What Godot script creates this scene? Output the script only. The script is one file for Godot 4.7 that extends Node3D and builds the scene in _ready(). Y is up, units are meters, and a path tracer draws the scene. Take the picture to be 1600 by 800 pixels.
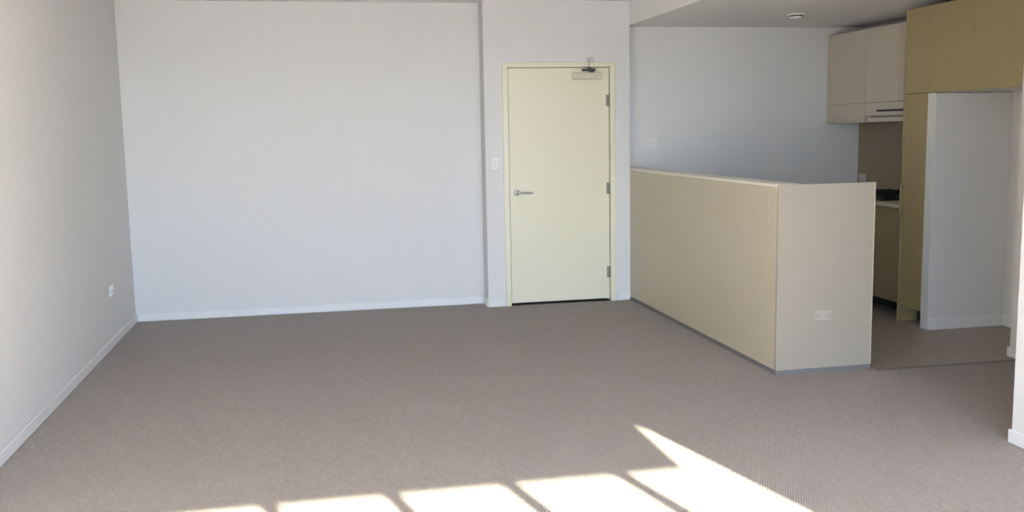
extends Node3D
# An empty living room with carpet, seen from in front of its window wall; kitchen corner on the right.
# x to the right, y up, -z into the room; the camera stands at x = 0, z = 0.

var M := {}
var taken := {}

# ---------------------------------------------------------------- naming and tagging
func numbered(called: String) -> String:
	var n: int = taken.get(called, 0)
	taken[called] = n + 1
	return called if n == 0 else "%s_%03d" % [called, n]

func tag(o: Node3D, label: String, category: String, group := "") -> Node3D:
	o.set_meta("label", label)
	o.set_meta("category", category)
	if group != "":
		o.set_meta("group", group)
	return o

func thing(called: String, label: String, category: String, at := Vector3.ZERO, turn := 0.0, group := "") -> Node3D:
	var o := Node3D.new()
	o.name = numbered(called)
	o.position = at
	o.rotation.y = turn
	add_child(o, true)
	tag(o, label, category, group)
	return o

func obj(called: String, st: SurfaceTool, m: Material, parent: Node3D = null) -> MeshInstance3D:
	var mi := MeshInstance3D.new()
	mi.name = called if parent else numbered(called)
	mi.mesh = st.commit()
	mi.material_override = m
	mi.cast_shadow = GeometryInstance3D.SHADOW_CASTING_SETTING_ON
	(parent if parent else self).add_child(mi, true)
	return mi

func struct(called: String, st: SurfaceTool, m: Material, label: String, category: String) -> MeshInstance3D:
	var o := obj(called, st, m)
	o.set_meta("kind", "structure")
	tag(o, label, category)
	return o

# ---------------------------------------------------------------- shapes
func mb() -> SurfaceTool:
	var st := SurfaceTool.new()
	st.begin(Mesh.PRIMITIVE_TRIANGLES)
	return st

func poly(st: SurfaceTool, p: Array, n: Vector3) -> void:
	# a flat convex polygon; turned so that its front (clockwise) looks along n
	var c: Vector3 = (p[1] - p[0]).cross(p[2] - p[0])
	var q := p.duplicate()
	if c.dot(n) > 0.0:
		q.reverse()
	for k in range(1, q.size() - 1):
		for v in [q[0], q[k], q[k + 1]]:
			st.set_normal(n)
			st.add_vertex(v)

# a box from a to b with chamfered edges
func box(st: SurfaceTool, a: Vector3, b: Vector3, ch := 0.0, t := Transform3D()) -> void:
	var lo := Vector3(minf(a.x, b.x), minf(a.y, b.y), minf(a.z, b.z))
	var hi := Vector3(maxf(a.x, b.x), maxf(a.y, b.y), maxf(a.z, b.z))
	var c := (lo + hi) / 2.0
	var h := (hi - lo) / 2.0
	var e := minf(ch, minf(h.x, minf(h.y, h.z)) * 0.9)
	# the point at corner s that lies on the face across axis k
	var pt := func(s: Vector3, k: int) -> Vector3:
		var d := h - Vector3(e, e, e)
		d[k] = h[k]
		return t * (c + Vector3(s.x * d.x, s.y * d.y, s.z * d.z))
	for k in 3:
		var i := (k + 1) % 3
		var j := (k + 2) % 3
		for s in [-1.0, 1.0]:
			var n := Vector3.ZERO
			n[k] = s
			var ring := []
			for uv in [[-1.0, -1.0], [1.0, -1.0], [1.0, 1.0], [-1.0, 1.0]]:
				var g := Vector3.ZERO
				g[k] = s
				g[i] = uv[0]
				g[j] = uv[1]
				ring.append(pt.call(g, k))
			poly(st, ring, (t.basis * n).normalized())
	if e <= 0.0:
		return
	for k in 3:
		var i := (k + 1) % 3
		var j := (k + 2) % 3
		for si in [-1.0, 1.0]:
			for sj in [-1.0, 1.0]:
				var g0 := Vector3.ZERO
				g0[i] = si
				g0[j] = sj
				var g1 := g0
				g0[k] = -1.0
				g1[k] = 1.0
				var n := Vector3.ZERO
				n[i] = si
				n[j] = sj
				poly(st, [pt.call(g0, i), pt.call(g1, i), pt.call(g1, j), pt.call(g0, j)], (t.basis * n).normalized())
	for sx in [-1.0, 1.0]:
		for sy in [-1.0, 1.0]:
			for sz in [-1.0, 1.0]:
				var g := Vector3(sx, sy, sz)
				poly(st, [pt.call(g, 0), pt.call(g, 1), pt.call(g, 2)], (t.basis * g).normalized())

# a turned shape: profile of (radius, height) pairs round the y axis of t
func lathe(st: SurfaceTool, profile: Array, t: Transform3D, sides := 24) -> void:
	for k in profile.size() - 1:
		var a: Vector2 = profile[k]
		var b: Vector2 = profile[k + 1]
		var d := b - a
		var out := Vector2(d.y, -d.x).normalized()
		for s in sides:
			var f0 := TAU * s / sides
			var f1 := TAU * (s + 1) / sides
			var r0 := Vector3(cos(f0), 0, sin(f0))
			var r1 := Vector3(cos(f1), 0, sin(f1))
			var p := [r0 * a.x + Vector3.UP * a.y, r1 * a.x + Vector3.UP * a.y, r1 * b.x + Vector3.UP * b.y, r0 * b.x + Vector3.UP * b.y]
			var n := [r0 * out.x + Vector3.UP * out.y, r1 * out.x + Vector3.UP * out.y, r1 * out.x + Vector3.UP * out.y, r0 * out.x + Vector3.UP * out.y]
			for v in [[0, 1, 2], [0, 2, 3]]:
				var w: Array = v
				if ((p[w[1]] - p[w[0]]) as Vector3).cross(p[w[2]] - p[w[0]]).dot(n[0] + n[1]) > 0.0:
					w = [v[0], v[2], v[1]]
				for i in w:
					st.set_normal((t.basis * n[i]).normalized())
					st.add_vertex(t * p[i])

# a rounded bar along a line of points
func tube(st: SurfaceTool, path: Array, r: float, sides := 12) -> void:
	for k in path.size() - 1:
		var a: Vector3 = path[k]
		var b: Vector3 = path[k + 1]
		var y := (b - a).normalized()
		var x := y.cross(Vector3.UP if absf(y.y) < 0.9 else Vector3.RIGHT).normalized()
		var t := Transform3D(Basis(x, y, x.cross(y)), a)
		var l := (b - a).length()
		lathe(st, [Vector2(0, -r), Vector2(r * 0.7, -r * 0.7), Vector2(r, 0), Vector2(r, l), Vector2(r * 0.7, l + r * 0.7), Vector2(0, l + r)], t, sides)

# ---------------------------------------------------------------- materials
func paint(c: Color, rough: float, bump := 0.0, scale := 1.0, tex: Texture2D = null, metal := 0.0) -> StandardMaterial3D:
	var m := StandardMaterial3D.new()
	m.albedo_color = c
	m.roughness = rough
	m.metallic = metal
	m.uv1_triplanar = true
	m.uv1_world_triplanar = true
	m.uv1_scale = Vector3.ONE * scale
	if tex:
		m.albedo_texture = tex
	if bump > 0.0:
		m.normal_enabled = true
		m.normal_texture = fine_normal
		m.normal_scale = bump
	return m

var fine_normal: NoiseTexture2D

func mottled(lo: float, freq: float, s: int, octaves := 4) -> NoiseTexture2D:
	var n := FastNoiseLite.new()
	n.seed = s
	n.frequency = freq
	n.fractal_octaves = octaves
	var g := Gradient.new()
	g.set_color(0, Color(lo, lo, lo))
	g.set_color(1, Color.WHITE)
	var t := NoiseTexture2D.new()
	t.width = 512
	t.height = 512
	t.seamless = true
	t.noise = n
	t.color_ramp = g
	return t

func loop_pile(height: bool) -> ImageTexture:
	# rows of woven loops, 40 to a side (11.5 mm each), every loop with a tone and a lean of its own
	var n := 800
	var per := 20
	var im := Image.create(n, n, false, Image.FORMAT_RGB8)
	var rng := RandomNumberGenerator.new()
	rng.seed = 71
	var tone := PackedFloat32Array()
	for k in 1600:
		tone.append(rng.randf())
	for y in n:
		for x in n:
			var row := y / per
			var shift := (row % 2) * per / 2
			var cx := ((x + shift) % n) / per
			var u := (float((x + shift) % per) + 0.5) / per * 2.0 - 1.0
			var v := (float(y % per) + 0.5) / per * 2.0 - 1.0
			var dome := sqrt(maxf(0.0, 1.0 - u * u * 0.85 - v * v * 0.85))
			var f := tone[(row * 40 + cx) % 1600]
			if height:
				var hgt := dome * (0.8 + 0.2 * f)
				im.set_pixel(x, y, Color(hgt, hgt, hgt))
			else:
				# the yarn's own flecks; tone falls off towards the gaps between loops
				var ply := 0.03 * sin((u * 1.4 + v) * 9.0)
				var k := lerpf(0.54, 0.93, smoothstep(0.15, 0.75, dome)) + (f - 0.5) * 0.07 + ply
				im.set_pixel(x, y, Color(k, k, k))
	return ImageTexture.create_from_image(im)

func materials() -> void:
	var fn := FastNoiseLite.new()
	fn.seed = 5
	fn.frequency = 0.09
	fn.fractal_octaves = 3
	fine_normal = NoiseTexture2D.new()
	fine_normal.width = 512
	fine_normal.height = 512
	fine_normal.seamless = true
	fine_normal.as_normal_map = true
	fine_normal.bump_strength = 2.0
	fine_normal.noise = fn
	M.wall = paint(Color(0.875, 0.868, 0.858), 0.75, 0.12, 3.0, mottled(0.992, 0.01, 2))
	M.ceiling = paint(Color(0.94, 0.935, 0.925), 0.85, 0.10, 3.0)
	M.skirting = paint(Color(0.90, 0.90, 0.89), 0.35)
	M.carpet = paint(Color(0.76, 0.722, 0.69), 0.95, 0.0, 1.0 / 0.46, loop_pile(false))
	M.carpet.heightmap_enabled = true
	M.carpet.heightmap_texture = loop_pile(true)
	M.carpet.heightmap_scale = 0.35
	M.carpet.rim_enabled = true
	M.carpet.rim = 0.25
	M.carpet.rim_tint = 0.6
	M.vinyl = paint(Color(0.70, 0.65, 0.60), 0.42, 0.10, 1.4, mottled(0.86, 0.03, 9))
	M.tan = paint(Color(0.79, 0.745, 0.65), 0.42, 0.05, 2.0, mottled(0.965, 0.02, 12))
	M.tan_end_dimmed = paint(Color(0.655, 0.615, 0.55), 0.42, 0.05, 2.0, mottled(0.988, 0.02, 13))  # half wall laminate with the end face's dimmer light put into its colour
	M.tan_edge = paint(Color(0.80, 0.76, 0.67), 0.45)
	M.brown = paint(Color(0.66, 0.595, 0.43), 0.45, 0.05, 2.0, mottled(0.955, 0.02, 15))
	M.cap = paint(Color(0.90, 0.875, 0.82), 0.35)
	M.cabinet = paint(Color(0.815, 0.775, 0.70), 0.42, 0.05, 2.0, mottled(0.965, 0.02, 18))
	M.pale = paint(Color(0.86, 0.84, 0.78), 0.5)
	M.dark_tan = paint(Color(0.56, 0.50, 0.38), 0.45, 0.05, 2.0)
	M.splash = paint(Color(0.60, 0.54, 0.44), 0.35, 0.05, 2.0)
	M.kick = paint(Color(0.46, 0.45, 0.44), 0.5)
	M.kick_dark = paint(Color(0.22, 0.20, 0.18), 0.6)
	M.cream = paint(Color(0.905, 0.88, 0.775), 0.4, 0.03, 2.0)
	M.cream_frame = paint(Color(0.90, 0.88, 0.775), 0.35)
	M.chrome = paint(Color(0.72, 0.71, 0.69), 0.28, 0.0, 1.0, null, 0.9)
	M.handle = paint(Color(0.60, 0.56, 0.46), 0.4)
	M.steel = paint(Color(0.58, 0.57, 0.55), 0.35, 0.0, 1.0, null, 0.8)
	M.dark_steel = paint(Color(0.30, 0.29, 0.28), 0.4, 0.0, 1.0, null, 0.6)
	M.black = paint(Color(0.05, 0.05, 0.05), 0.4)
	M.iron = paint(Color(0.06, 0.06, 0.06), 0.7)
	M.plastic = paint(Color(0.93, 0.93, 0.92), 0.3)
	M.plastic_white = paint(Color(0.90, 0.895, 0.885), 0.35)
	M.hinge = paint(Color(0.56, 0.54, 0.48), 0.4)
	M.worktop = paint(Color(0.76, 0.72, 0.62), 0.35)
	M.plastic_grey = paint(Color(0.80, 0.79, 0.77), 0.35)
	M.beige_plastic = paint(Color(0.84, 0.81, 0.71), 0.32)
	M.outlet_tan = paint(Color(0.705, 0.67, 0.615), 0.3)
	M.aluminium = paint(Color(0.80, 0.80, 0.80), 0.4, 0.0, 1.0, null, 0.3)
	M.concrete = paint(Color(0.74, 0.725, 0.69), 0.9, 0.3, 0.7, mottled(0.8, 0.02, 21))
	var g := StandardMaterial3D.new()
	g.albedo_color = Color(0.95, 1.0, 0.98, 0.04)
	g.transparency = BaseMaterial3D.TRANSPARENCY_ALPHA
	g.roughness = 0.0
	M.glass = g

# ---------------------------------------------------------------- the setting
const BACK := -8.35      # the far wall
const ENTRY := -8.15     # the wall with the door, a little nearer
const LEFT := -1.51
const KB := -8.30        # the kitchen's far wall
const KR := 5.0          # the kitchen's right wall
const H := 2.6
const KH := 2.4          # the lower ceiling over kitchen and hall
const PX := 2.704        # the kitchen half wall

func wallbox(called: String, label: String, boxes: Array, m: Material = null, ch := 0.0, category := "wall") -> MeshInstance3D:
	var st := mb()
	for b in boxes:
		box(st, b[0], b[1], ch)
	return struct(called, st, m if m else M.wall, label, category)

func setting() -> void:
	wallbox("floor", "grey brown loop pile carpet over the living room and side hall", [[Vector3(-1.66, -0.2, 1.05), Vector3(2.74, 0, -8.5)], [Vector3(2.74, -0.2, 1.05), Vector3(6.2, 0, -5.30)]], M.carpet, 0.0, "carpet")
	wallbox("floor_kitchen", "smooth grey brown vinyl on the kitchen floor", [[Vector3(2.74, -0.2, -5.30), Vector3(6.2, 0, -8.5)]], M.vinyl, 0.0, "floor")
	wallbox("trim_1", "thin dark joining strip between carpet and kitchen vinyl", [[Vector3(3.35, 0, -5.285), Vector3(4.37, 0.005, -5.315)]], M.kick, 0.002, "trim")
	wallbox("ceiling", "flat white ceiling of the living room", [[Vector3(-1.66, H, 1.05), Vector3(PX, H + 0.2, -8.5)], [Vector3(PX, H, 1.05), Vector3(3.32, H + 0.2, -3.77)]], M.ceiling, 0.0, "ceiling")
	wallbox("ceiling_kitchen", "lower white ceiling over the kitchen and hall", [[Vector3(PX, KH, -3.77), Vector3(6.2, H + 0.2, -8.5)]], M.ceiling, 0.0, "ceiling")
	wallbox("wall_left", "long plain white wall on the left", [[Vector3(LEFT - 0.15, 0, 1.05), Vector3(LEFT, H, -8.5)]])
	wallbox("wall_back", "wide plain white wall at the back", [[Vector3(LEFT, 0, BACK), Vector3(1.42, H, -8.5)]])
	wallbox("wall_entry", "white wall standing forward around the cream door", [
		[Vector3(1.42, 0, ENTRY), Vector3(1.585, H, -8.44)], [Vector3(2.573, 0, ENTRY), Vector3(PX, H, -8.44)],
		[Vector3(1.585, 2.075, ENTRY), Vector3(2.573, H, -8.44)], [Vector3(1.42, 0, -8.44), Vector3(PX, H, -8.5)]])
	var kb := wallbox("wall_kitchen_back", "grey white kitchen wall behind the half wall", [[Vector3(PX, 0, KB), Vector3(KR + 0.15, KH, -8.5)]])
	var kr := wallbox("wall_kitchen_right", "kitchen wall that carries the wall cupboards", [[Vector3(KR, 0, KB), Vector3(KR + 0.15, KH, -5.40)]])
	wallbox("wall_fridge_side", "low white wall panel standing beside the tall pantry", [[Vector3(4.37, 0, -6.27), Vector3(KR, 1.73, -6.36)]], null, 0.003)
	wallbox("wall_nib", "narrow white wall end between fridge space and hall", [[Vector3(4.37, 0, -5.27), Vector3(6.1, KH, -5.40)]])
	wallbox("wall_hall_end", "white wall at the end of the side hall", [[Vector3(6.1, 0, -3.77), Vector3(6.2, KH, -5.40)]])
	wallbox("wall_right", "bright white wall end at the right edge", [[Vector3(3.19, 0, 1.05), Vector3(3.32, H, -3.77)], [Vector3(3.19, 0, -3.77), Vector3(6.1, KH, -3.9)]])
	wallbox("wall_front", "wall around the wide window behind the camera", [[Vector3(LEFT, 0, 0.9), Vector3(-1.3, H, 1.05)], [Vector3(2.932, 0, 0.9), Vector3(3.19, H, 1.05)], [Vector3(-1.3, 2.45, 0.9), Vector3(2.932, H, 1.05)]])
	var sp := mb()
	box(sp, Vector3(KR - 0.008, 0.9, KB + 0.002), Vector3(KR, 1.62, -6.66), 0.001)
	obj("splashback", sp, M.splash, kr)

	# skirting boards, with a chamfered top edge
	var d := 0.013
	var sk := func(called: String, label: String, boxes: Array, hh := 0.068) -> void:
		var st := mb()
		for b in boxes:
			box(st, Vector3(b[0], 0, b[1]), Vector3(b[2], hh, b[3]), 0.005)
		struct(called, st, M.skirting, label, "skirting")
	sk.call("baseboard_left", "white skirting board along the left wall", [[LEFT, 0.9, LEFT + d, BACK]])
	sk.call("baseboard_back", "white skirting board under the back wall", [[LEFT + d, BACK, 1.42, BACK + d]])
	sk.call("baseboard_entry", "short white skirting pieces either side of the door", [[1.42 - d, BACK + d, 1.42, ENTRY + d], [1.42, ENTRY, 1.572, ENTRY + d], [2.586, ENTRY, PX, ENTRY + d]])
	sk.call("baseboard_fridge", "white skirting around the fridge space", [[4.37, -6.27, KR, -6.27 + d], [KR - d, -6.27 + d, KR, -5.40 - d]], 0.095)
	sk.call("baseboard_nib", "white skirting around the narrow wall end", [[4.37 - d, -5.27 + d, 4.37, -5.40 - d], [4.37, -5.27, 6.1, -5.27 + d], [4.37, -5.40 - d, KR - d, -5.40]])
	sk.call("baseboard_right", "white skirting at the foot of the right wall", [[3.19 - d, 0.9, 3.19, -3.9 - d], [3.19, -3.9 - d, 6.1, -3.9]])

	# the window behind the camera: a row of tall panes
	var w := Node3D.new()
	w.name = "window_1"
	w.set_meta("kind", "structure")
	tag(w, "wide window of tall narrow panes facing the sun", "window")
	add_child(w, true)
	var fr := mb()
	for b in [[-1.3, 0.0, -1.25, 2.45], [2.882, 0.0, 2.932, 2.45], [-1.25, 0.0, 2.882, 0.06], [-1.25, 2.41, 2.882, 2.45]]:
		box(fr, Vector3(b[0], b[1], 0.94), Vector3(b[2], b[3], 1.0), 0.003)
	obj("window_frame", fr, M.aluminium, w)
	var stops := [-1.25]
	for k in range(6, -1, -1):
		stops.append(2.422 - 0.505 * k)
	stops.append(2.882)
	for k in stops.size():
		if k > 0 and k < stops.size() - 1:
			var mu := mb()
			box(mu, Vector3(stops[k] - 0.034, 0.06, 0.945), Vector3(stops[k] + 0.034, 2.41, 0.995), 0.003)
			obj("mullion", mu, M.aluminium, w)
		if k > 0:
			var gl := mb()
			box(gl, Vector3(stops[k - 1], 0.06, 0.968), Vector3(stops[k], 2.41, 0.972))
			obj("window_pane", gl, M.glass, w)
	wallbox("trim_2", "concrete balcony slab over the window outside", [[Vector3(-4.0, 2.5, 1.05), Vector3(2.955, 2.62, 1.98)]], M.concrete, 0.0, "slab")
	wallbox("ground", "pale concrete ground outside the window", [[Vector3(-25, -0.3, 1.06), Vector3(25, -0.06, 40)]], M.concrete, 0.0, "ground")

# ---------------------------------------------------------------- the door
func door() -> void:
	var o := Node3D.new()
	o.name = "door_1"
	o.set_meta("kind", "structure")
	tag(o, "flat cream entry door with lever handle and closer", "door")
	o.position = Vector3(2.073, 0, ENTRY)
	add_child(o, true)
	var x0 := -0.447      # leaf edges
	var x1 := 0.447
	# pressed metal frame: face, return and stop
	var fr := mb()
	for s in [-1.0, 1.0]:
		box(fr, Vector3(s * 0.450, 0, 0.012), Vector3(s * 0.498, 2.085, -0.012), 0.003)
		box(fr, Vector3(s * 0.450, 0, -0.012), Vector3(s * 0.486, 2.07, -0.14), 0.002)
		box(fr, Vector3(s * 0.436, 0, -0.052), Vector3(s * 0.450, 2.044, -0.10), 0.002)
	box(fr, Vector3(-0.450, 2.044, 0.012), Vector3(0.450, 2.085, -0.012), 0.003)
	box(fr, Vector3(-0.450, 2.044, -0.012), Vector3(0.450, 2.07, -0.14), 0.002)
	box(fr, Vector3(-0.450, 2.030, -0.052), Vector3(0.450, 2.044, -0.10), 0.002)
	obj("door_frame", fr, M.cream_frame, o)
	var lf := mb()
	box(lf, Vector3(x0 + 0.002, 0.022, -0.010), Vector3(x1 - 0.002, 2.040, -0.050), 0.002)
	obj("leaf", lf, M.cream, o)
	# threshold plate under the leaf
	var th := mb()
	box(th, Vector3(-0.45, 0.0, -0.005), Vector3(0.45, 0.006, -0.13), 0.002)
	obj("threshold", th, M.kick_dark, o)
	# lever handle on a round rose
	var hd := mb()
	var hx := x0 + 0.062
	var hy := 0.985
	var rose := Transform3D(Basis(Vector3.RIGHT, PI / 2), Vector3(hx, hy, -0.010))
	lathe(hd, [Vector2(0.026, 0), Vector2(0.026, 0.006), Vector2(0.022, 0.010), Vector2(0.011, 0.011), Vector2(0.010, 0.05), Vector2(0, 0.052)], rose, 24)
	var h := obj("handle", hd, M.steel, o)
	var lv := mb()
	tube(lv, [Vector3(hx, hy, 0.040), Vector3(hx + 0.03, hy, 0.046), Vector3(hx + 0.12, hy - 0.002, 0.044), Vector3(hx + 0.128, hy - 0.002, 0.030)], 0.0095, 12)
	obj("lever", lv, M.chrome, h)
	# three butt hinges on the right edge
	for y in [0.26, 1.0, 1.76]:
		var hg := mb()
		for k in 3:
			var t := Transform3D(Basis(), Vector3(x1 + 0.0015, y - 0.05 + k * 0.034, -0.002))
			lathe(hg, [Vector2(0, 0), Vector2(0.007, 0.0), Vector2(0.007, 0.032), Vector2(0, 0.032)], t, 12)
		box(hg, Vector3(x1 - 0.028, y - 0.05, -0.0095), Vector3(x1 - 0.002, y + 0.05, -0.0115), 0.0)
		obj("hinge", hg, M.hinge, o)
	# overhead door closer: body on the leaf, folded arm up to a shoe on the frame head
	var cb := mb()
	box(cb, Vector3(0.115, 1.940, -0.010), Vector3(0.375, 2.000, 0.040), 0.008)
	var cl := obj("door_closer", cb, M.beige_plastic, o)
	var sc := mb()
	for x in [0.16, 0.33]:
		lathe(sc, [Vector2(0.012, 0.0), Vector2(0.011, 0.003), Vector2(0, 0.003)], Transform3D(Basis(Vector3.RIGHT, PI / 2), Vector3(x, 1.968, 0.040)), 14)
	obj("screw_cap", sc, M.plastic_grey, cl)
	var ar := mb()
	lathe(ar, [Vector2(0, 1.998), Vector2(0.02, 1.998), Vector2(0.02, 2.022), Vector2(0.012, 2.028), Vector2(0, 2.028)], Transform3D(Basis(), Vector3(0.285, 0, 0.018)), 16)
	box(ar, Vector3(0.195, 2.010, 0.008), Vector3(0.315, 2.028, 0.034), 0.004)
	tube(ar, [Vector3(0.285, 2.026, 0.02), Vector3(0.225, 2.034, 0.13)], 0.010, 10)
	obj("closer_arm", ar, M.dark_steel, cl)
	var lk := mb()
	tube(lk, [Vector3(0.225, 2.046, 0.13), Vector3(0.275, 2.10, 0.022)], 0.006, 10)
	obj("link_rod", lk, M.plastic_grey, cl)
	var sh := mb()
	box(sh, Vector3(0.245, 2.086, 0.0), Vector3(0.305, 2.125, 0.020), 0.005)
	obj("arm_shoe", sh, M.plastic_grey, cl)

# ---------------------------------------------------------------- the kitchen
func peninsula() -> void:
	var o := thing("kitchen_peninsula", "beige laminate half wall screening the kitchen bench", "half wall", Vector3(PX, 0, -5.35))
	var L := KB + 5.35 + 0.002         # to the far wall, local z
	var lp := mb()
	box(lp, Vector3(0, 0.030, -0.022), Vector3(0.14, 1.148, L), 0.002)
	obj("long_panel", lp, M.tan, o)
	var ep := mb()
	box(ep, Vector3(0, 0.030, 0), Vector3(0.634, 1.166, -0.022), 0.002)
	obj("end_panel", ep, M.tan_end_dimmed, o)
	var ed := mb()
	box(ed, Vector3(0.634, 0.030, 0.0), Vector3(0.640, 1.166, -0.022), 0.001)
	obj("edge_strip", ed, M.tan_edge, o)
	var cp := mb()
	box(cp, Vector3(-0.004, 1.148, -0.022), Vector3(0.146, 1.170, L), 0.003)
	obj("capping", cp, M.cap, o)
	var kk := mb()
	box(kk, Vector3(0.003, 0, -0.003), Vector3(0.636, 0.030, -0.02), 0.0)
	box(kk, Vector3(0.003, 0, -0.02), Vector3(0.13, 0.030, L), 0.0)
	obj("kick_strip", kk, M.kick, o)
	# the bench on the kitchen side
	var bt := mb()
	box(bt, Vector3(0.14, 0.868, -0.022), Vector3(0.655, 0.9, L), 0.004)
	obj("benchtop", bt, M.pale, o)
	var cc := mb()
	box(cc, Vector3(0.14, 0.12, -0.022), Vector3(0.62, 0.868, L), 0.0)
	box(cc, Vector3(0.14, 0.0, -0.022), Vector3(0.56, 0.12, L), 0.0)
	obj("carcass", cc, M.cabinet, o)

func cupboards() -> void:
	# --- base cupboards along the right wall, front at x = 4.42
	var spans := [[KB + 0.004, -7.46, "base cupboard in the far kitchen corner under the bench"], [-7.457, -6.657, "base cupboard under the cooktop next to the tall pantry"]]
	for s in spans:
		var z0: float = s[0]
		var z1: float = s[1]
		var b := thing("base_cabinet", s[2], "cupboard", Vector3(4.42, 0, (z0 + z1) / 2), 0.0, "base cupboards")
		var hz := (z1 - z0) / 2
		var cs := mb()
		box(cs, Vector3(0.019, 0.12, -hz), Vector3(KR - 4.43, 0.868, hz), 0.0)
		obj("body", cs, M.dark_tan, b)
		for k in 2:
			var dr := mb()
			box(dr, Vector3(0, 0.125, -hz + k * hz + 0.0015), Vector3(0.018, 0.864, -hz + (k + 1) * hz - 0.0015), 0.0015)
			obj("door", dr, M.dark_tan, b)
		var kk := mb()
		box(kk, Vector3(0.22, 0, -hz), Vector3(0.236, 0.12, hz), 0.0)
		obj("kick_board", kk, M.kick_dark, b)
	var wt := mb()
	box(wt, Vector3(4.39, 0.868, KB + 0.003), Vector3(KR - 0.008, 0.9, -6.655), 0.004)
	tag(obj("kitchen_worktop", wt, M.worktop), "pale laminate worktop running along the right kitchen wall", "worktop")
	# --- gas cooktop
	var c := thing("cooktop", "black cooktop set in the pale worktop under the rangehood", "cooktop", Vector3(4.69, 0.9, -7.33))
	var pl := mb()
	box(pl, Vector3(-0.235, 0, -0.285), Vector3(0.235, 0.012, 0.285), 0.004)
	obj("glass_plate", pl, M.black, c)
	for bx in [-0.11, 0.11]:
		for bz in [-0.14, 0.14]:
			var bu := mb()
			lathe(bu, [Vector2(0.045, 0.012), Vector2(0.045, 0.022), Vector2(0.03, 0.024), Vector2(0.03, 0.032), Vector2(0, 0.034)], Transform3D(Basis(), Vector3(bx, 0, bz)), 20)
			obj("burner", bu, M.iron, c)
	for bz in [-0.14, 0.14]:
		var tr := mb()
		for x in [-0.2, 0.2]:
			box(tr, Vector3(x - 0.006, 0.012, bz - 0.12), Vector3(x + 0.006, 0.05, bz + 0.12), 0.002)
		for dz in [-0.12, 0.0, 0.12]:
			box(tr, Vector3(-0.206, 0.040, bz + dz - 0.006), Vector3(0.206, 0.054, bz + dz + 0.006), 0.002)
		obj("trivet", tr, M.iron, c)
	for k in 4:
		var kn := mb()
		lathe(kn, [Vector2(0.017, 0.012), Vector2(0.015, 0.032), Vector2(0, 0.033)], Transform3D(Basis(), Vector3(-0.212, 0, -0.15 + k * 0.1)), 16)
		obj("knob", kn, M.steel, c)
	# --- wall cupboards, front at x = 4.655
	var wx := 4.655
	var wl := ["beige wall cupboard in the far kitchen corner", "beige wall cupboard above the rangehood by the pantry"]
	var ws := [[KB + 0.004, -7.655], [-7.652, -6.66]]
	for k in 2:
		var z0: float = ws[k][0]
		var z1: float = ws[k][1]
		var b := thing("wall_cabinet", wl[k], "cupboard", Vector3(wx, 1.53, (z0 + z1) / 2), 0.0, "wall cupboards")
		var hz := (z1 - z0) / 2
		var low := 0.0 if k == 0 else 0.055
		var cs := mb()
		box(cs, Vector3(0.019, low, -hz), Vector3(KR - wx - 0.01, 0.79, hz), 0.0)
		obj("body", cs, M.cabinet, b)
		var n := 1 if k == 0 else 2
		for i in n:
			var dr := mb()
			box(dr, Vector3(0, 0.168, -hz + i * 2 * hz / n + 0.0015), Vector3(0.018, 0.79, -hz + (i + 1) * 2 * hz / n - 0.0015), 0.0015)
			obj("door", dr, M.cabinet, b)
		var fa := mb()
		box(fa, Vector3(0.002, low, -hz + 0.001), Vector3(0.018, 0.164, hz - 0.001), 0.0015)
		obj("fascia", fa, M.cabinet, b)
	# --- slide-out rangehood under the nearer cupboard
	var rh := thing("rangehood", "slim slide-out rangehood under the wall cupboard", "rangehood", Vector3(wx, 1.53, -7.15))
	var rb := mb()
	box(rb, Vector3(0.022, 0.012, -0.45), Vector3(0.33, 0.055, 0.45), 0.002)
	obj("body", rb, M.steel, rh)
	var rf := mb()
	box(rf, Vector3(-0.012, 0.004, -0.45), Vector3(0.02, 0.040, 0.45), 0.003)
	obj("front_lip", rf, M.cabinet, rh)
	var rs := mb()
	box(rs, Vector3(-0.004, 0.088, -0.32), Vector3(0.001, 0.104, 0.42), 0.001)
	obj("finger_slot", rs, M.black, rh)
	# --- tall pantry
	var p := thing("pantry_cabinet", "tall narrow brown pantry cupboard beside the fridge space", "cupboard", Vector3(4.37, 0, -6.5))
	var pb := mb()
	box(pb, Vector3(0.019, 0.12, -0.132), Vector3(KR - 4.38, 2.35, 0.138), 0.0)
	obj("body", pb, M.brown, p)
	for b in [[0.125, 1.731], [1.735, 2.352]]:
		var dr := mb()
		box(dr, Vector3(0, b[0], -0.1305), Vector3(0.018, b[1], 0.1385), 0.0015)
		obj("door", dr, M.brown, p)
	var sd := mb()
	box(sd, Vector3(-0.004, 0, -0.151), Vector3(KR - 4.38, 2.352, -0.133), 0.0015)
	obj("side_panel", sd, M.brown, p)
	var kb := mb()
	box(kb, Vector3(0.16, 0, -0.132), Vector3(0.176, 0.12, 0.138), 0.0)
	obj("kick_board", kb, M.kick_dark, p)
	var hn := mb()
	tube(hn, [Vector3(-0.001, 1.045, -0.118), Vector3(-0.026, 1.045, -0.118), Vector3(-0.026, 0.835, -0.118), Vector3(-0.001, 0.835, -0.118)], 0.006, 12)
	obj("handle", hn, M.handle, p)
	# --- cupboard above the fridge space
	var f := thing("fridge_cabinet", "brown overhead cupboard spanning the empty fridge space", "cupboard", Vector3(4.37, 1.733, -5.882))
	var fb := mb()
	box(fb, Vector3(0.019, 0.0, -0.475), Vector3(KR - 4.38, 0.618, 0.477), 0.0)
	obj("body", fb, M.pale, f)
	for k in 2:
		var dr := mb()
		box(dr, Vector3(0, 0.0, -0.477 + k * 0.478), Vector3(0.018, 0.619, -0.477 + (k + 1) * 0.478 - 0.003), 0.0015)
		obj("door", dr, M.brown, f)

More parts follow.
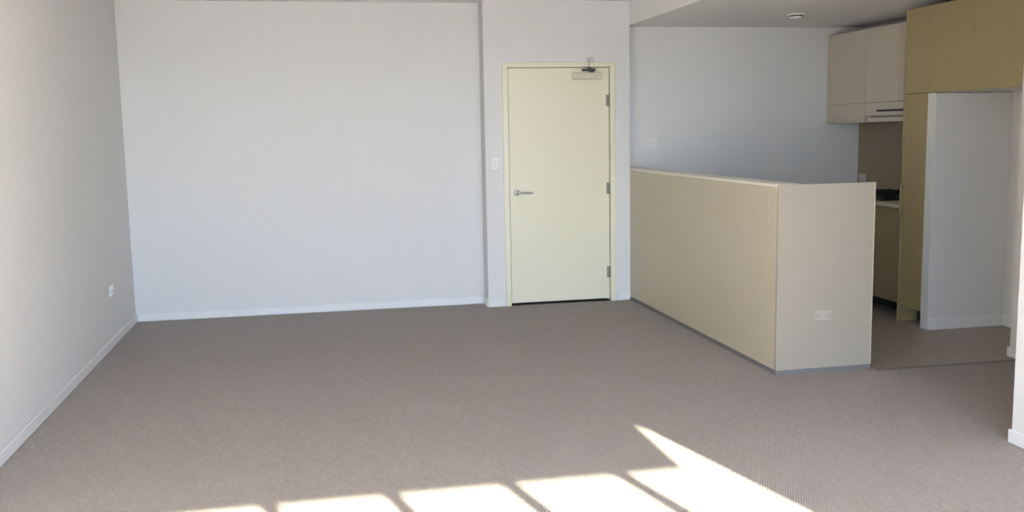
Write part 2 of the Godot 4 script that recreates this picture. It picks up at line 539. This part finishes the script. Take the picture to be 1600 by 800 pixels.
# ---------------------------------------------------------------- small things on the walls
# a plate in its own axes: x across, y up, z out of the wall
func plate(called: String, label: String, category: String, at: Vector3, turn: float, w: float, h: float, m: Material, rockers: Array, holes: Array) -> Node3D:
	var o := thing(called, label, category, at, turn)
	var st := mb()
	box(st, Vector3(-w / 2, -h / 2, 0), Vector3(w / 2, h / 2, 0.011), 0.004)
	obj("cover_plate", st, m, o)
	for r in rockers:
		var k := mb()
		box(k, Vector3(r[0] - 0.008, r[1] - 0.012, 0.010), Vector3(r[0] + 0.008, r[1] + 0.012, 0.0155), 0.002, Transform3D())
		obj("rocker", k, m, o)
	for c in holes:
		var k := mb()
		for s in [[-0.007, 0.006, 0.5], [0.007, 0.006, -0.5], [0.0, -0.009, 0.0]]:
			box(k, Vector3(-0.0012, -0.0045, 0.0105), Vector3(0.0012, 0.0045, 0.0115), 0.0, Transform3D(Basis(Vector3.BACK, s[2]), Vector3(c[0] + s[0], c[1] + s[1], 0)))
		obj("socket_slots", k, M.kick_dark, o)
	return o

func fittings() -> void:
	plate("power_outlet", "small white double power point low on the left wall", "power outlet", Vector3(LEFT, 0.405, -7.46), PI / 2, 0.116, 0.074, M.plastic, [[-0.012, 0.02], [0.012, 0.02]], [[-0.034, -0.006], [0.034, -0.006]])
	plate("light_switch", "white light switch plate left of the cream door", "light switch", Vector3(1.499, 1.243, ENTRY), 0.0, 0.074, 0.116, M.plastic_white, [[0.0, 0.02], [0.0, -0.012]], [])
	plate("switch_plate", "pale switch plate on the grey kitchen wall above the half wall", "light switch", Vector3(2.974, 1.385, KB), 0.0, 0.08, 0.118, M.plastic_white, [[0.0, 0.0]], [])
	plate("power_outlet", "beige power point low on the end of the half wall", "power outlet", Vector3(3.008, 0.362, -5.35), 0.0, 0.116, 0.074, M.outlet_tan, [[-0.012, 0.02], [0.012, 0.02]], [[-0.034, -0.006], [0.034, -0.006]])
	plate("power_outlet", "pale power point on the dark splashback in the kitchen corner", "power outlet", Vector3(KR - 0.008, 1.02, -8.21), -PI / 2, 0.116, 0.074, M.plastic_grey, [[-0.012, 0.02], [0.012, 0.02]], [[-0.034, -0.006], [0.034, -0.006]])
	var s := thing("smoke_detector", "small round white smoke detector on the kitchen ceiling", "smoke detector", Vector3(3.83, KH, -7.32))
	var bs := mb()
	lathe(bs, [Vector2(0.0, -0.012), Vector2(0.068, -0.012), Vector2(0.072, -0.006), Vector2(0.072, 0.0)], Transform3D(), 32)
	obj("base", bs, M.plastic, s)
	var vr := mb()
	lathe(vr, [Vector2(0.0, -0.022), Vector2(0.050, -0.022), Vector2(0.050, -0.012)], Transform3D(), 32)
	obj("vent_ring", vr, M.kick_dark, s)
	var cv := mb()
	lathe(cv, [Vector2(0.0, -0.040), Vector2(0.03, -0.039), Vector2(0.050, -0.033), Vector2(0.056, -0.022), Vector2(0.0, -0.022)], Transform3D(), 32)
	obj("cover", cv, M.plastic, s)

# ---------------------------------------------------------------- build
func _ready() -> void:
	var cam := Camera3D.new()
	cam.name = "camera"
	cam.fov = 29.628
	cam.near = 0.05
	cam.far = 200.0
	cam.position = Vector3(0, 1.519, 0)
	cam.basis = Basis(Vector3.UP, -0.1979) * Basis(Vector3.RIGHT, -0.1292) * Basis(Vector3.BACK, -0.0182)
	cam.current = true
	add_child(cam, true)

	var env := Environment.new()
	env.background_mode = Environment.BG_SKY
	var sky := Sky.new()
	var sm := ProceduralSkyMaterial.new()
	sm.sky_top_color = Color(0.42, 0.56, 0.82)
	sm.sky_horizon_color = Color(0.84, 0.925, 0.995)
	sm.sky_curve = 0.12
	sm.ground_bottom_color = Color(0.52, 0.52, 0.50)
	sm.ground_horizon_color = Color(0.60, 0.61, 0.60)
	sm.sky_energy_multiplier = 2.45
	sm.ground_energy_multiplier = 1.0
	sky.sky_material = sm
	env.sky = sky
	env.tonemap_mode = Environment.TONE_MAPPER_LINEAR
	env.tonemap_exposure = 3.17
	env.sdfgi_enabled = true
	env.ssao_enabled = true
	env.ssil_enabled = true
	var we := WorldEnvironment.new()
	we.name = "world_environment"
	we.environment = env
	add_child(we, true)

	# the low sun behind the camera, a little to its right
	var sun := DirectionalLight3D.new()
	sun.name = "sun"
	sun.light_color = Color(1.0, 0.965, 0.85)
	sun.light_energy = 8.0
	sun.light_angular_distance = 0.53
	sun.shadow_enabled = true
	sun.sky_mode = DirectionalLight3D.SKY_MODE_LIGHT_ONLY
	var run := Vector3(-0.2283, 0, -0.9736)          # where the light goes, level
	sun.basis = Basis.looking_at(Vector3(run.x, -0.4118, run.z), Vector3.UP)
	add_child(sun, true)

	materials()
	setting()
	door()
	peninsula()
	cupboards()
	fittings()
